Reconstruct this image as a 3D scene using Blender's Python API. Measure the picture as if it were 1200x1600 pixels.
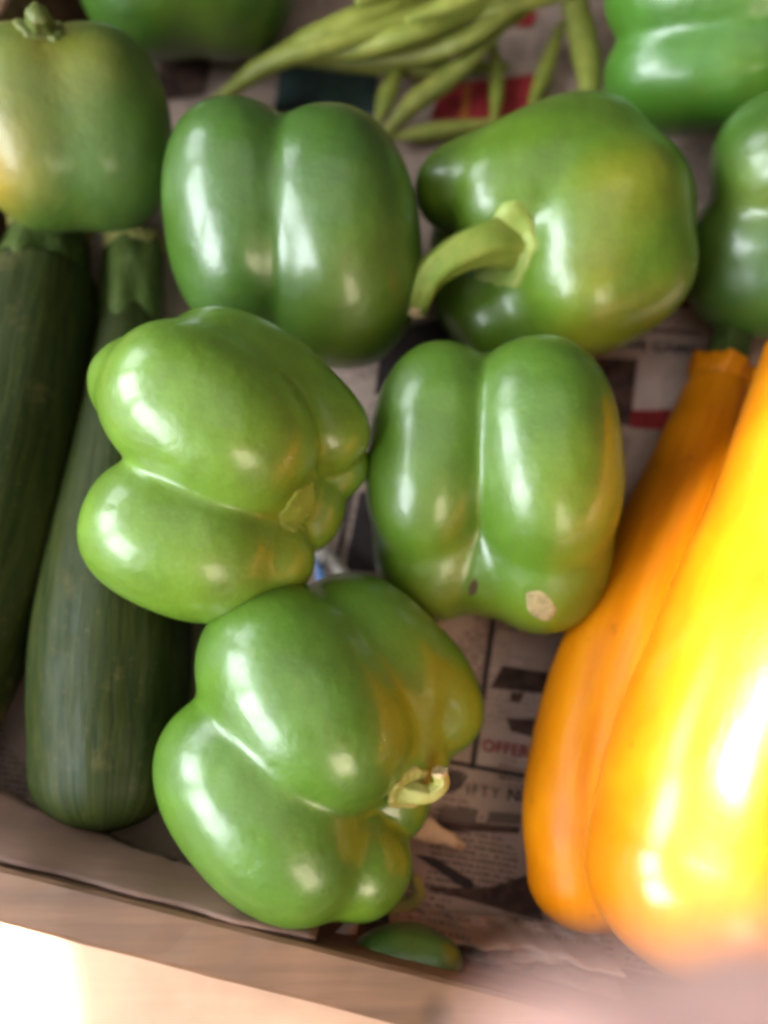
import bpy, bmesh, math, random
import numpy as np
from mathutils import Vector, Matrix

for o in list(bpy.data.objects):
    bpy.data.objects.remove(o)
sc = bpy.context.scene
COL = sc.collection
random.seed(7)

# ------------------------------------------------------------------ camera
TILT = math.radians(18)
F = 1300.0                                   # focal length in pixels of the 1200 x 1600 photograph
C = np.array([0.0, -0.0927, 0.3303])
RIGHT = np.array([1.0, 0, 0])
UP = np.array([0, math.cos(TILT), math.sin(TILT)])
FWD = np.array([0, math.sin(TILT), -math.cos(TILT)])
cam = bpy.data.cameras.new('camera')
camo = bpy.data.objects.new('camera', cam)
COL.objects.link(camo)
camo.location = C
camo.rotation_euler = (TILT, 0, 0)
cam.sensor_fit = 'HORIZONTAL'
cam.sensor_width = 36
cam.lens = 36 * F / 1200
cam.clip_start = 0.002
cam.clip_end = 50
cam.dof.use_dof = True
cam.dof.focus_distance = 0.25
cam.dof.aperture_fstop = 5.2
sc.camera = camo

# ------------------------------------------------------------------ world, lamps, exposure
w = bpy.data.worlds.new('World')
sc.world = w
w.use_nodes = True
w.node_tree.nodes['Background'].inputs[0].default_value = (0.70, 0.69, 0.66, 1)
w.node_tree.nodes['Background'].inputs[1].default_value = 0.10


def aim(o, target):
    d = Vector(target) - o.location
    o.rotation_euler = d.to_track_quat('-Z', 'Y').to_euler()


def area(name, loc, target, sx, sy, power, col):
    l = bpy.data.lights.new(name, 'AREA')
    l.shape = 'RECTANGLE'
    l.size, l.size_y = sx, sy
    l.energy = power
    l.color = col
    o = bpy.data.objects.new(name, l)
    COL.objects.link(o)
    o.location = loc
    aim(o, target)
    return o


def spot(name, loc, target, power, deg, blend, col):
    l = bpy.data.lights.new(name, 'SPOT')
    l.energy = power
    l.spot_size = math.radians(deg)
    l.spot_blend = blend
    l.shadow_soft_size = 0.012
    l.color = col
    o = bpy.data.objects.new(name, l)
    COL.objects.link(o)
    o.location = loc
    aim(o, target)
    return o


# daylight through an opening on the left (two panes), warm bounce from the front right, soft roof light
area('window_light', (-0.50, -0.36, 0.42), (-0.04, -0.02, 0.04), 0.30, 0.30, 6.0, (0.87, 0.95, 1.0))
area('window_light', (-0.60, -0.02, 0.44), (-0.04, 0.02, 0.04), 0.30, 0.30, 5.4, (0.87, 0.95, 1.0))
area('window_light', (-0.52, 0.34, 0.44), (-0.04, 0.06, 0.04), 0.26, 0.26, 1.9, (0.87, 0.95, 1.0))
area('warm_light', (0.22, -0.52, 0.42), (0.03, 0.0, 0.04), 0.22, 0.26, 1.9, (1.0, 0.84, 0.60))
area('roof_light', (0.0, -0.02, 1.00), (0, -0.04, 0), 0.9, 0.8, 2.0, (1.0, 0.98, 0.94))


def shaft(edge, out, radius, back, power, blend):
    """a patch of direct sun whose near rim just touches a given point"""
    tgt = Vector(edge) + Vector(out).normalized() * radius
    loc = tgt + Vector(back)
    ang = (tgt - loc).angle(Vector(edge) - loc)
    return spot('sun_shaft', loc, tgt, power, 2 * math.degrees(ang), blend, (1.0, 0.91, 0.76))


shaft((0.070, -0.090, 0.072), (0.985, -0.174, 0), 0.23, (-0.36, 0.27, 0.90), 140, 0.05)
shaft((-0.055, -0.168, 0.060), (-0.26, -0.97, 0), 0.26, (-0.1, -0.25, 1.0), 36, 0.06)
shaft((-0.114, -0.175, -0.010), (-1.0, -0.15, 0), 0.07, (-0.12, -0.25, 1.0), 700, 0.18)

sc.view_settings.view_transform = 'Standard'
sc.view_settings.look = 'None'
sc.view_settings.exposure = 0.0
sc.view_settings.gamma = 1.0
sc.view_settings.use_curve_mapping = False
sc.render.engine = 'CYCLES'
sc.cycles.use_denoising = True
sc.cycles.filter_width = 3.4
sc.cycles.max_bounces = 8

# ------------------------------------------------------------------ pixel -> world helpers


def ray(px, py):
    return RIGHT * (px - 600) / F + UP * (800 - py) / F + FWD


def on_z(px, py, z):
    d = ray(px, py)
    return C + d * (z - C[2]) / d[2]


def depth_of(p):
    return float(np.dot(np.asarray(p) - C, FWD))


# ------------------------------------------------------------------ materials


def nodes(name):
    m = bpy.data.materials.new(name)
    m.use_nodes = True
    nt = m.node_tree
    return m, nt, nt.nodes['Principled BSDF']


def N(nt, kind, **kw):
    n = nt.nodes.new(kind)
    for k, v in kw.items():
        setattr(n, k, v)
    return n


def noise(nt, vec, scale, detail=3.0, rough=0.5):
    n = N(nt, 'ShaderNodeTexNoise')
    n.inputs['Scale'].default_value = scale
    n.inputs['Detail'].default_value = detail
    n.inputs['Roughness'].default_value = rough
    nt.links.new(vec, n.inputs['Vector'])
    return n.outputs['Fac']


def ramp(nt, fac, stops):
    r = N(nt, 'ShaderNodeValToRGB')
    e = r.color_ramp.elements
    while len(e) < len(stops):
        e.new(0.5)
    for i, (p, c) in enumerate(stops):
        e[i].position = p
        e[i].color = (c, c, c, 1) if isinstance(c, (int, float)) else (*c, 1)
    nt.links.new(fac, r.inputs['Fac'])
    return r.outputs['Color']


def mix(nt, fac, a, b, mode='MIX'):
    m = N(nt, 'ShaderNodeMix', data_type='RGBA', blend_type=mode)
    for sock, v in ((m.inputs[0], fac), (m.inputs[6], a), (m.inputs[7], b)):
        if isinstance(v, (int, float)):
            sock.default_value = v
        elif isinstance(v, tuple):
            sock.default_value = (*v, 1)
        else:
            nt.links.new(v, sock)
    return m.outputs[2]


def math_n(nt, op, a, b=None):
    m = N(nt, 'ShaderNodeMath', operation=op)
    for i, v in enumerate((a, b)):
        if v is None:
            continue
        if isinstance(v, (int, float)):
            m.inputs[i].default_value = v
        else:
            nt.links.new(v, m.inputs[i])
    return m.outputs[0]


def bump(nt, bsdf, h, strength, dist=0.001):
    b = N(nt, 'ShaderNodeBump')
    b.inputs['Strength'].default_value = strength
    b.inputs['Distance'].default_value = dist
    nt.links.new(h, b.inputs['Height'])
    nt.links.new(b.outputs[0], bsdf.inputs['Normal'])


def objco(nt):
    return N(nt, 'ShaderNodeTexCoord').outputs['Object']


def pepper_mat(green, ripe_warm, rough=0.44, coat=0.6):
    m, nt, b = nodes('pepper_skin')
    b.inputs['Specular IOR Level'].default_value = 0.65
    co = objco(nt)
    at = N(nt, 'ShaderNodeAttribute', attribute_name='ripe_warm')
    n1 = noise(nt, co, 26, 4)
    f = math_n(nt, 'ADD', at.outputs['Fac'], math_n(nt, 'MULTIPLY', math_n(nt, 'SUBTRACT', n1, 0.5), 0.7))
    c = mix(nt, ramp(nt, f, [(0.05, 0.0), (0.95, 1.0)]), green, ripe_warm)
    sp = ramp(nt, noise(nt, co, 900, 2), [(0.35, 0.93), (0.65, 1.04)])
    c = mix(nt, 1.0, c, sp, 'MULTIPLY')
    blotch = ramp(nt, noise(nt, co, 70, 3), [(0.3, 0.84), (0.7, 1.1)])
    c = mix(nt, 1.0, c, blotch, 'MULTIPLY')
    scuff = ramp(nt, noise(nt, co, 140, 6, 0.7), [(0.66, 0.0), (0.74, 1.0)])
    c = mix(nt, math_n(nt, 'MULTIPLY', scuff, 0.22), c, (0.30, 0.30, 0.10))
    nt.links.new(c, b.inputs['Base Color'])
    r = ramp(nt, noise(nt, co, 55, 5, 0.65), [(0.3, rough - 0.12), (0.75, rough + 0.14)])
    cr_ = ramp(nt, noise(nt, co, 95, 5, 0.7), [(0.3, 0.08), (0.72, 0.30)])
    nt.links.new(cr_, b.inputs['Coat Roughness'])
    nt.links.new(r, b.inputs['Roughness'])
    b.inputs['Coat Weight'].default_value = coat
    b.inputs['Coat Roughness'].default_value = 0.13
    b.inputs['Subsurface Weight'].default_value = 0.10
    b.inputs['Subsurface Radius'].default_value = (0.6, 1.0, 0.2)
    b.inputs['Subsurface Scale'].default_value = 0.004
    h = math_n(nt, 'ADD', math_n(nt, 'MULTIPLY', noise(nt, co, 48, 3), 1.2),
               math_n(nt, 'MULTIPLY', noise(nt, co, 420, 2), 0.10))
    h = math_n(nt, 'ADD', h, math_n(nt, 'MULTIPLY', noise(nt, co, 130, 4, 0.6), 0.35))
    bump(nt, b, h, 0.45, 0.0022)
    return m


def stalk_mat(name, a, bcol, rough=0.55):
    m, nt, b = nodes(name)
    co = objco(nt)
    c = mix(nt, ramp(nt, noise(nt, co, 120, 4), [(0.3, 0.0), (0.7, 1.0)]), a, bcol)
    nt.links.new(c, b.inputs['Base Color'])
    b.inputs['Roughness'].default_value = rough
    b.inputs['Subsurface Weight'].default_value = 0.08
    b.inputs['Subsurface Scale'].default_value = 0.002
    bump(nt, b, noise(nt, co, 500, 3), 0.4, 0.0008)
    return m


def courgette_mat(name, dark, light, speck, rough):
    m, nt, b = nodes(name)
    uv = N(nt, 'ShaderNodeAttribute', attribute_name='uvw').outputs['Vector']   # angle, length, 0
    co = objco(nt)
    mp = N(nt, 'ShaderNodeMapping')
    mp.inputs['Scale'].default_value = (26, 1.6, 1)
    nt.links.new(uv, mp.inputs['Vector'])
    stripes = ramp(nt, noise(nt, mp.outputs[0], 1.0, 5, 0.6), [(0.35, 0.0), (0.68, 1.0)])
    c = mix(nt, math_n(nt, 'MULTIPLY', stripes, 0.45), dark, light)
    v = N(nt, 'ShaderNodeTexVoronoi')
    v.inputs['Scale'].default_value = 230
    nt.links.new(co, v.inputs['Vector'])
    dots = ramp(nt, v.outputs['Distance'], [(0.10, 1.0), (0.26, 0.0)])
    c = mix(nt, math_n(nt, 'MULTIPLY', dots, 0.10), c, speck)
    worn = ramp(nt, noise(nt, co, 34, 5, 0.65), [(0.60, 0.0), (0.74, 1.0)])
    c = mix(nt, math_n(nt, 'MULTIPLY', worn, 0.42), c, speck)
    nt.links.new(c, b.inputs['Base Color'])
    b.inputs['Specular IOR Level'].default_value = 0.18
    r = ramp(nt, noise(nt, co, 70, 3), [(0.3, rough - 0.08), (0.7, rough + 0.1)])
    nt.links.new(r, b.inputs['Roughness'])
    h = math_n(nt, 'ADD', noise(nt, mp.outputs[0], 0.6, 3), math_n(nt, 'MULTIPLY', noise(nt, co, 260, 3), 0.3))
    bump(nt, b, h, 0.35, 0.0015)
    return m


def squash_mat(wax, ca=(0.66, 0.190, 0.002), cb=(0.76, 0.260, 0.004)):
    m, nt, b = nodes('yellow_squash_skin')
    b.inputs['Coat Weight'].default_value = wax
    b.inputs['Coat Roughness'].default_value = 0.22
    b.inputs['Specular IOR Level'].default_value = 0.16 + 0.25 * wax
    uv = N(nt, 'ShaderNodeAttribute', attribute_name='uvw').outputs['Vector']
    co = objco(nt)
    mp = N(nt, 'ShaderNodeMapping')
    mp.inputs['Scale'].default_value = (9, 1.1, 1)
    nt.links.new(uv, mp.inputs['Vector'])
    c = mix(nt, ramp(nt, noise(nt, mp.outputs[0], 1.0, 4), [(0.35, 0.0), (0.7, 1.0)]),
            ca, cb)
    pits = ramp(nt, noise(nt, co, 75, 4, 0.6), [(0.66, 0.0), (0.76, 1.0)])
    c = mix(nt, math_n(nt, 'MULTIPLY', pits, 0.6), c, (0.22, 0.07, 0.005))
    nt.links.new(c, b.inputs['Base Color'])
    r = ramp(nt, noise(nt, co, 60, 3), [(0.3, 0.30), (0.7, 0.46)])
    nt.links.new(r, b.inputs['Roughness'])
    b.inputs['Subsurface Weight'].default_value = 0.12
    b.inputs['Subsurface Radius'].default_value = (1.0, 0.5, 0.05)
    b.inputs['Subsurface Scale'].default_value = 0.004
    h = math_n(nt, 'ADD', noise(nt, mp.outputs[0], 1.0, 3), math_n(nt, 'MULTIPLY', noise(nt, co, 200, 3), 0.25))
    bump(nt, b, h, 0.30, 0.0016)
    return m


PRINT_ROT = math.radians(-9)


def paper_mat(name, base, ink, textamt=1.0, rot=PRINT_ROT):
    """newsprint: fibre mottling plus unreadably small columns of body text"""
    m, nt, b = nodes(name)
    co = objco(nt)
    mp = N(nt, 'ShaderNodeMapping')
    mp.inputs['Rotation'].default_value = (0, 0, -rot)
    nt.links.new(co, mp.inputs['Vector'])
    s = N(nt, 'ShaderNodeSeparateXYZ')
    nt.links.new(mp.outputs[0], s.inputs[0])
    lines = math_n(nt, 'LESS_THAN', math_n(nt, 'FRACT', math_n(nt, 'MULTIPLY', s.outputs[1], 460)), 0.52)
    mw = N(nt, 'ShaderNodeMapping')
    mw.inputs['Scale'].default_value = (1000, 460, 1)
    nt.links.new(mp.outputs[0], mw.inputs['Vector'])
    letters = math_n(nt, 'GREATER_THAN', noise(nt, mw.outputs[0], 1.0, 1), 0.46)
    cols = math_n(nt, 'LESS_THAN', math_n(nt, 'FRACT', math_n(nt, 'MULTIPLY', s.outputs[0], 27)), 0.88)
    bl = N(nt, 'ShaderNodeMapping')
    bl.inputs['Scale'].default_value = (27, 40, 1)
    nt.links.new(mp.outputs[0], bl.inputs['Vector'])
    blocks = math_n(nt, 'GREATER_THAN', noise(nt, bl.outputs[0], 1.0, 0), 0.44)
    f = math_n(nt, 'MULTIPLY', math_n(nt, 'MULTIPLY', lines, letters), math_n(nt, 'MULTIPLY', cols, blocks))
    mott = ramp(nt, noise(nt, co, 40, 5, 0.6), [(0.3, 0.80), (0.7, 1.08)])
    c = mix(nt, 1.0, base, mott, 'MULTIPLY')
    c = mix(nt, math_n(nt, 'MULTIPLY', f, 0.66 * textamt), c, ink)
    nt.links.new(c, b.inputs['Base Color'])
    b.inputs['Roughness'].default_value = 0.85
    b.inputs['Specular IOR Level'].default_value = 0.25
    bump(nt, b, noise(nt, co, 160, 4), 0.4, 0.0012)
    return m


def ink_mat(name, col, var=0.5, scale=90):
    m, nt, b = nodes(name)
    co = objco(nt)
    k = ramp(nt, noise(nt, co, scale, 5, 0.65), [(0.3, 1 - var), (0.7, 1 + var)])
    nt.links.new(mix(nt, 1.0, col, k, 'MULTIPLY'), b.inputs['Base Color'])
    b.inputs['Roughness'].default_value = 0.7
    b.inputs['Specular IOR Level'].default_value = 0.3
    return m


def wood_mat(name, a, bcol, rot, scale=1.0):
    m, nt, b = nodes(name)
    co = objco(nt)
    mp = N(nt, 'ShaderNodeMapping')
    mp.inputs['Rotation'].default_value = (0, 0, -rot)
    mp.inputs['Scale'].default_value = (7 * scale, 110 * scale, 80 * scale)
    nt.links.new(co, mp.inputs['Vector'])
    g = ramp(nt, noise(nt, mp.outputs[0], 1.0, 5, 0.6), [(0.3, 0.0), (0.7, 1.0)])
    c = mix(nt, g, a, bcol)
    v = N(nt, 'ShaderNodeTexVoronoi')
    v.inputs['Scale'].default_value = 17
    nt.links.new(co, v.inputs['Vector'])
    kn = ramp(nt, v.outputs['Distance'], [(0.06, 0.35), (0.13, 1.0)])
    c = mix(nt, 1.0, c, kn, 'MULTIPLY')
    st = ramp(nt, noise(nt, co, 30, 5), [(0.35, 0.75), (0.7, 1.05)])
    c = mix(nt, 1.0, c, st, 'MULTIPLY')
    nt.links.new(c, b.inputs['Base Color'])
    b.inputs['Roughness'].default_value = 0.65
    bump(nt, b, g, 0.35, 0.0008)
    return m


def plain(name, col, rough=0.6, nscale=90, var=0.25, sss=0.0):
    m, nt, b = nodes(name)
    co = objco(nt)
    k = ramp(nt, noise(nt, co, nscale, 4), [(0.3, 1 - var), (0.7, 1 + var)])
    nt.links.new(mix(nt, 1.0, col, k, 'MULTIPLY'), b.inputs['Base Color'])
    b.inputs['Roughness'].default_value = rough
    b.inputs['Subsurface Weight'].default_value = sss
    b.inputs['Subsurface Scale'].default_value = 0.004
    bump(nt, b, noise(nt, co, nscale * 4, 3), 0.25, 0.0008)
    return m


# ------------------------------------------------------------------ object helpers


def tag(o, label=None, cat=None, group=None, kind=None):
    if label:
        o['label'] = label
    if cat:
        o['category'] = cat
    if group:
        o['group'] = group
    if kind:
        o['kind'] = kind
    return o


def empty(name, loc, label, cat, group=None):
    o = bpy.data.objects.new(name, None)
    o.empty_display_size = 0.01
    COL.objects.link(o)
    o.location = loc
    return tag(o, label, cat, group)


def mesh_obj(name, verts, faces, mat, parent=None, smooth=True, attrs=None):
    """verts in world coordinates; stored relative to the thing's own origin"""
    verts = np.asarray(verts, dtype=float)
    org = np.array(parent_origin(parent)) if parent else verts.mean(axis=0)
    if not parent:
        org[2] = verts[:, 2].min()
    me = bpy.data.meshes.new(name)
    me.from_pydata((verts - org).tolist(), [], [tuple(int(i) for i in f) for f in faces])
    if attrs:
        for k, v in attrs.items():
            v = np.asarray(v, dtype=np.float32)
            if v.ndim == 1:
                a = me.attributes.new(k, 'FLOAT', 'POINT')
                a.data.foreach_set('value', v)
            else:
                a = me.attributes.new(k, 'FLOAT_VECTOR', 'POINT')
                a.data.foreach_set('vector', v.ravel())
    if smooth:
        me.polygons.foreach_set('use_smooth', [True] * len(me.polygons))
    me.materials.append(mat)
    me.update()
    o = bpy.data.objects.new(name, me)
    COL.objects.link(o)
    if parent:
        o.parent = parent
    else:
        o.location = org
    return o


def parent_origin(p):
    v = np.zeros(3)
    while p is not None:
        v = v + np.array(p.location)
        p = p.parent
    return v


def catmull(pts, n):
    pts = [np.asarray(p, float) for p in pts]
    P = [2 * pts[0] - pts[1]] + pts + [2 * pts[-1] - pts[-2]]
    out = []
    segs = len(pts) - 1
    for i in range(n + 1):
        t = i / n * segs
        k = min(int(t), segs - 1)
        u = t - k
        a, b, c, d = P[k], P[k + 1], P[k + 2], P[k + 3]
        out.append(0.5 * (2 * b + (c - a) * u + (2 * a - 5 * b + 4 * c - d) * u * u + (3 * b - a - 3 * c + d) * u ** 3))
    return np.array(out)


def sweep(pts, radii, n=40, seg=28, shape=None, cap0='round', cap1='round'):
    """tube along a smooth spine. shape(angle, t) multiplies the radius. Returns verts, faces, uvw"""
    sp = catmull(pts, n)
    rr = catmull([np.array([r]) for r in radii], n)[:, 0]
    rr = np.maximum(rr, 1e-5)
    tang = np.gradient(sp, axis=0)
    tang /= np.linalg.norm(tang, axis=1)[:, None]
    rings = []            # centre, radius, tangent, t

    def dome(i, sign):
        res = []
        for k in range(1, 9):
            a = k / 8 * math.pi / 2
            res.append((sp[i] + sign * tang[i] * rr[i] * 0.85 * math.sin(a), rr[i] * max(math.cos(a), 0.02), tang[i], float(i) / n))
        return res
    if cap0 == 'round':
        rings += dome(0, -1)[::-1]
    for i in range(n + 1):
        rings.append((sp[i], rr[i], tang[i], i / n))
    if cap1 == 'round':
        rings += dome(n, 1)
    ref = np.array([0.13, 0.21, 0.97])
    verts, uvw = [], []
    for c, r, t, tt in rings:
        x = np.cross(t, ref)
        x /= np.linalg.norm(x)
        y = np.cross(t, x)
        for k in range(seg):
            a = 2 * math.pi * k / seg
            q = r * (shape(a, tt) if shape else 1.0)
            verts.append(c + x * q * math.cos(a) + y * q * math.sin(a))
            uvw.append((math.cos(a) * 0.5, tt * 6, math.sin(a) * 0.5))
    faces = []
    m = len(rings)
    for i in range(m - 1):
        for k in range(seg):
            faces.append((i * seg + k, i * seg + (k + 1) % seg, (i + 1) * seg + (k + 1) % seg, (i + 1) * seg + k))
    faces.append(tuple(range(seg - 1, -1, -1)))
    faces.append(tuple((m - 1) * seg + k for k in range(seg)))
    return np.array(verts), faces, np.array(uvw)


_ICO = {}


def ico(sub):
    if sub not in _ICO:
        bm = bmesh.new()
        bmesh.ops.create_icosphere(bm, subdivisions=sub, radius=1.0)
        v = np.array([x.co[:] for x in bm.verts])
        f = [tuple(q.index for q in x.verts) for x in bm.faces]
        bm.free()
        v /= np.linalg.norm(v, axis=1)[:, None]
        _ICO[sub] = (v, f)
    return _ICO[sub]


def wob(e, seed, freq=3.0):
    rs = np.random.RandomState(seed)
    s = np.zeros(len(e))
    for _ in range(6):
        k = rs.normal(size=3) * freq
        s += np.sin(e @ k + rs.rand() * 6.28)
    return s / 6.0


# ------------------------------------------------------------------ bell peppers


class Body:
    """star-shaped union of bulging lobes, described in photograph pixels around a centre
    (u right, v up, w towards the viewer) and then given its real size and place on the crate floor"""

    def __init__(self, cx, cy, core, lobes, z0, soft=9.0, seed=1, sub=6, wobble=0.018, dy=0, dx=0):
        self.cx, self.cy, self.soft, self.seed, self.wobble = cx, cy, soft, seed, wobble
        self.L = []
        for (px, py, pw, ang, tilt, L, R) in [(core[0], core[1], core[2], 0, 0, core[3], core[3])] + lobes:
            a, t = math.radians(ang), math.radians(tilt)
            ax = np.array([math.cos(a) * math.cos(t), math.sin(a) * math.cos(t), math.sin(t)])
            self.L.append((np.array([px - cx, cy - py, pw], float), ax, float(L), float(R)))
        d = ray(cx + dx, cy + dy)
        self.W = -d / np.linalg.norm(d)
        self.U = RIGHT - self.W * np.dot(RIGHT, self.W)
        self.U /= np.linalg.norm(self.U)
        self.V = np.cross(self.W, self.U)
        e, self.faces = ico(sub)
        self.local = e * self.radius(e)[:, None]
        zmin = (self.local @ np.array([self.U[2], self.V[2], self.W[2]])).min()
        self.depth = (z0 - C[2]) / (d[2] + zmin / F)
        self.O = C + d * self.depth
        self.s = self.depth / F

    def radius(self, e):
        ts = []
        P = 2.3
        for q, (c, ax, L, R) in enumerate(self.L):
            ea, ca = e @ ax, float(c @ ax)
            M = np.eye(3) / R + np.outer(ax, ax) * (1.0 / L - 1.0 / R)
            A = e @ M.T
            B = M @ c
            a = (A * A).sum(1)
            t0 = np.maximum((A @ B) / a, 0)
            lo, hi = t0.copy(), t0 + 1.7 * max(L, R) + 40

            def f(t):
                par = np.abs(t * ea - ca) / L
                d2 = t * t - 2 * t * (e @ c) + c @ c
                per = np.sqrt(np.maximum(d2 - (t * ea - ca) ** 2, 0)) / R
                return par ** P + per ** P - 1
            hit = f(t0) < 0
            for _ in range(20):
                m = (lo + hi) / 2
                ins = f(m) < 0
                lo = np.where(ins, m, lo)
                hi = np.where(ins, hi, m)
            ts.append(np.where(hit, lo, 0))
        T = np.array(ts)
        mx = T.max(0)
        r = mx + self.soft * np.log(np.exp((T - mx) / self.soft).sum(0)) - self.soft * 0.4
        return r * (1 + self.wobble * wob(e, self.seed))

    def world(self, P):
        P = np.asarray(P, float)
        return self.O + self.s * (np.outer(P[..., 0].ravel(), self.U) + np.outer(P[..., 1].ravel(), self.V) + np.outer(P[..., 2].ravel(), self.W))

    def px(self, px, py, off=0.0):
        """local point of the surface seen at a pixel: march towards the body along the view axis"""
        u, v = px - self.cx, self.cy - py
        ww = np.linspace(320, -320, 641)
        P = np.stack([np.full(641, u), np.full(641, v), ww], axis=1).astype(float)
        n = np.linalg.norm(P, axis=1)
        ok = np.nonzero(n <= self.radius(P / n[:, None]) + off)[0]
        return P[ok[0]] if len(ok) else np.array([u, v, 0.0])


PMAT = {}


def bell_pepper(label, body, green, ripe_warm, patches=(), base=0.0, rough=0.44, coat=0.6):
    vw = body.world(body.local)
    lo = vw[:, 2].min()
    root = empty('bell_pepper', (float(body.O[0]), float(body.O[1]), float(lo)), label, 'pepper',
                 'green bell peppers lying in the crate')
    rp = np.full(len(vw), base)
    for (px, py, pw, rad, amt) in patches:
        d = np.linalg.norm(body.local - np.array([px - body.cx, body.cy - py, pw]), axis=1)
        rp += amt * np.exp(-(d / rad) ** 2)
    mesh_obj('flesh', vw, body.faces, pepper_mat(green, ripe_warm, rough, coat), root, attrs={'ripe_warm': rp})
    return root


STALK = stalk_mat('stalk_green', (0.20, 0.29, 0.035), (0.33, 0.38, 0.07))
STALK_PALE = stalk_mat('stalk_pale', (0.34, 0.33, 0.06), (0.45, 0.40, 0.14))
CUT = plain('cut_stalk_end', (0.62, 0.45, 0.24), 0.7, 300, 0.3)
SCAR = plain('corky_scar', (0.34, 0.27, 0.13), 0.75, 400, 0.3)
DARK = plain('dark_split', (0.055, 0.035, 0.012), 0.9, 300, 0.3)


def calyx(root, body, px, py, R, points=5, mat=None, depth=3.0, seed=3, wav=0.10, off=2.0):
    """green collar that follows the pepper's shoulder around the stalk"""
    c = body.px(px, py)
    rs = np.random.RandomState(seed)
    nrm = c / np.linalg.norm(c)
    x = np.cross(np.array([0.2, 1, 0.1]), nrm)
    x /= np.linalg.norm(x)
    y = np.cross(nrm, x)
    na, nr = 60, 9
    ph = rs.rand() * 6
    faces = []
    E, TH_ = [], []
    for j in range(1, nr + 1):
        for i in range(na):
            a = 2 * math.pi * i / na
            rim = 1 + wav * math.cos(points * a + ph) + 0.06 * math.sin(3 * a + ph * 2) + 0.04 * math.sin(11 * a)
            q = R * rim * j / nr
            p = c + x * q * math.cos(a) + y * q * math.sin(a)
            E.append(p / np.linalg.norm(p))
            th = depth * (1.0 - 0.25 * j / nr) + (0.9 * math.sin(points * 3 * a + 1) * j / nr)
            if j == nr:
                th = -2.0 - off
            TH_.append(th + off)
    E = np.array(E)
    rad = body.radius(E)
    rc = np.linalg.norm(c)
    rad = np.clip(rad, rc - 12, rc + 16)
    ring = E * (rad + np.array(TH_))[:, None]
    verts = [c + nrm * (depth + 3)] + list(ring)
    for i in range(na):
        faces.append((0, 1 + i, 1 + (i + 1) % na))
    for j in range(nr - 1):
        for i in range(na):
            a, b = 1 + j * na + i, 1 + j * na + (i + 1) % na
            faces.append((a, a + na, b + na, b))
    return mesh_obj('calyx', body.world(np.array(verts)), faces, mat or STALK, root), c


def stalk(root, body, pts, radii, mat=None, ridges=5, cut=True, seed=2):
    """pts are local (u, v, w) points"""
    W = [body.world(np.array([p]))[0] for p in pts]
    rr = [r * body.s for r in radii]
    v, f, uvw = sweep(W, rr, n=36, seg=30, cap0='flat', cap1='flat',
                      shape=lambda a, t: 1 + 0.09 * math.cos(ridges * a + 1.5 * t) + 0.03 * math.sin(9 * a + 4 * t))
    o = mesh_obj('stem', v, f, mat or STALK, root)
    if cut:
        t = W[-1] - W[-2]
        t = t / np.linalg.norm(t)
        x = np.cross(t, np.array([0.1, 0.3, 0.9]))
        x /= np.linalg.norm(x)
        y = np.cross(t, x)
        rs = np.random.RandomState(seed)
        vv = [W[-1] + t * rr[-1] * 0.12]
        n = 26
        for k in range(n):
            a = 2 * math.pi * k / n
            vv.append(W[-1] + t * rr[-1] * (0.25 + 0.35 * rs.rand()) + (x * math.cos(a) + y * math.sin(a)) * rr[-1] * (1.03 + 0.06 * rs.rand()))
        for k in range(n):
            a = 2 * math.pi * k / n
            vv.append(W[-1] - t * rr[-1] * 0.25 + (x * math.cos(a) + y * math.sin(a)) * rr[-1] * 1.0)
        ff = [(0, 1 + k, 1 + (k + 1) % n) for k in range(n)]
        ff += [(1 + k, 1 + n + k, 1 + n + (k + 1) % n, 1 + (k + 1) % n) for k in range(n)]
        c = mesh_obj('cut_end', vv, ff, CUT, o, smooth=False)
    return o


def decal_disc(name, root, body, px, py, R, mat, lift=1.2, seed=5, el=1.0):
    c = body.px(px, py)
    nrm = c / np.linalg.norm(c)
    x = np.cross(np.array([0.2, 1, 0.1]), nrm)
    x /= np.linalg.norm(x)
    y = np.cross(nrm, x)
    rs = np.random.RandomState(seed)
    ph = rs.rand(4) * 6
    na, nr = 40, 6
    E, TH_ = [], []
    for j in range(1, nr + 1):
        for i in range(na):
            a = 2 * math.pi * i / na
            q = R * j / nr * (1 + 0.08 * math.sin(2 * a + ph[0]) + 0.05 * math.sin(5 * a + ph[1]))
            p = c + x * q * math.cos(a) + y * q * math.sin(a) * el
            E.append(p / np.linalg.norm(p))
            TH_.append(lift * (1 + 0.5 * math.sin(j * 2.1)) if j < nr else -1.5)
    E = np.array(E)
    verts = [c + nrm * lift * 0.3] + list(E * (body.radius(E) + np.array(TH_))[:, None])
    faces = [(0, 1 + i, 1 + (i + 1) % na) for i in range(na)]
    for j in range(nr - 1):
        for i in range(na):
            a, b = 1 + j * na + i, 1 + j * na + (i + 1) % na
            faces.append((a, a + na, b + na, b))
    return mesh_obj(name, body.world(np.array(verts)), faces, mat, root)


# ------------------------------------------------------------------ crate, table, newspaper
RAIL_Z = 0.060
ra = on_z(0, 1355, RAIL_Z)
rb = on_z(715, 1535, RAIL_Z)
RD = (rb - ra) / np.linalg.norm(rb - ra)                # along the front board
RO = np.array([RD[1], -RD[0], 0.0])                     # outwards, towards the viewer
RROT = math.atan2(RD[1], RD[0])
TH = 0.0145


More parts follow.
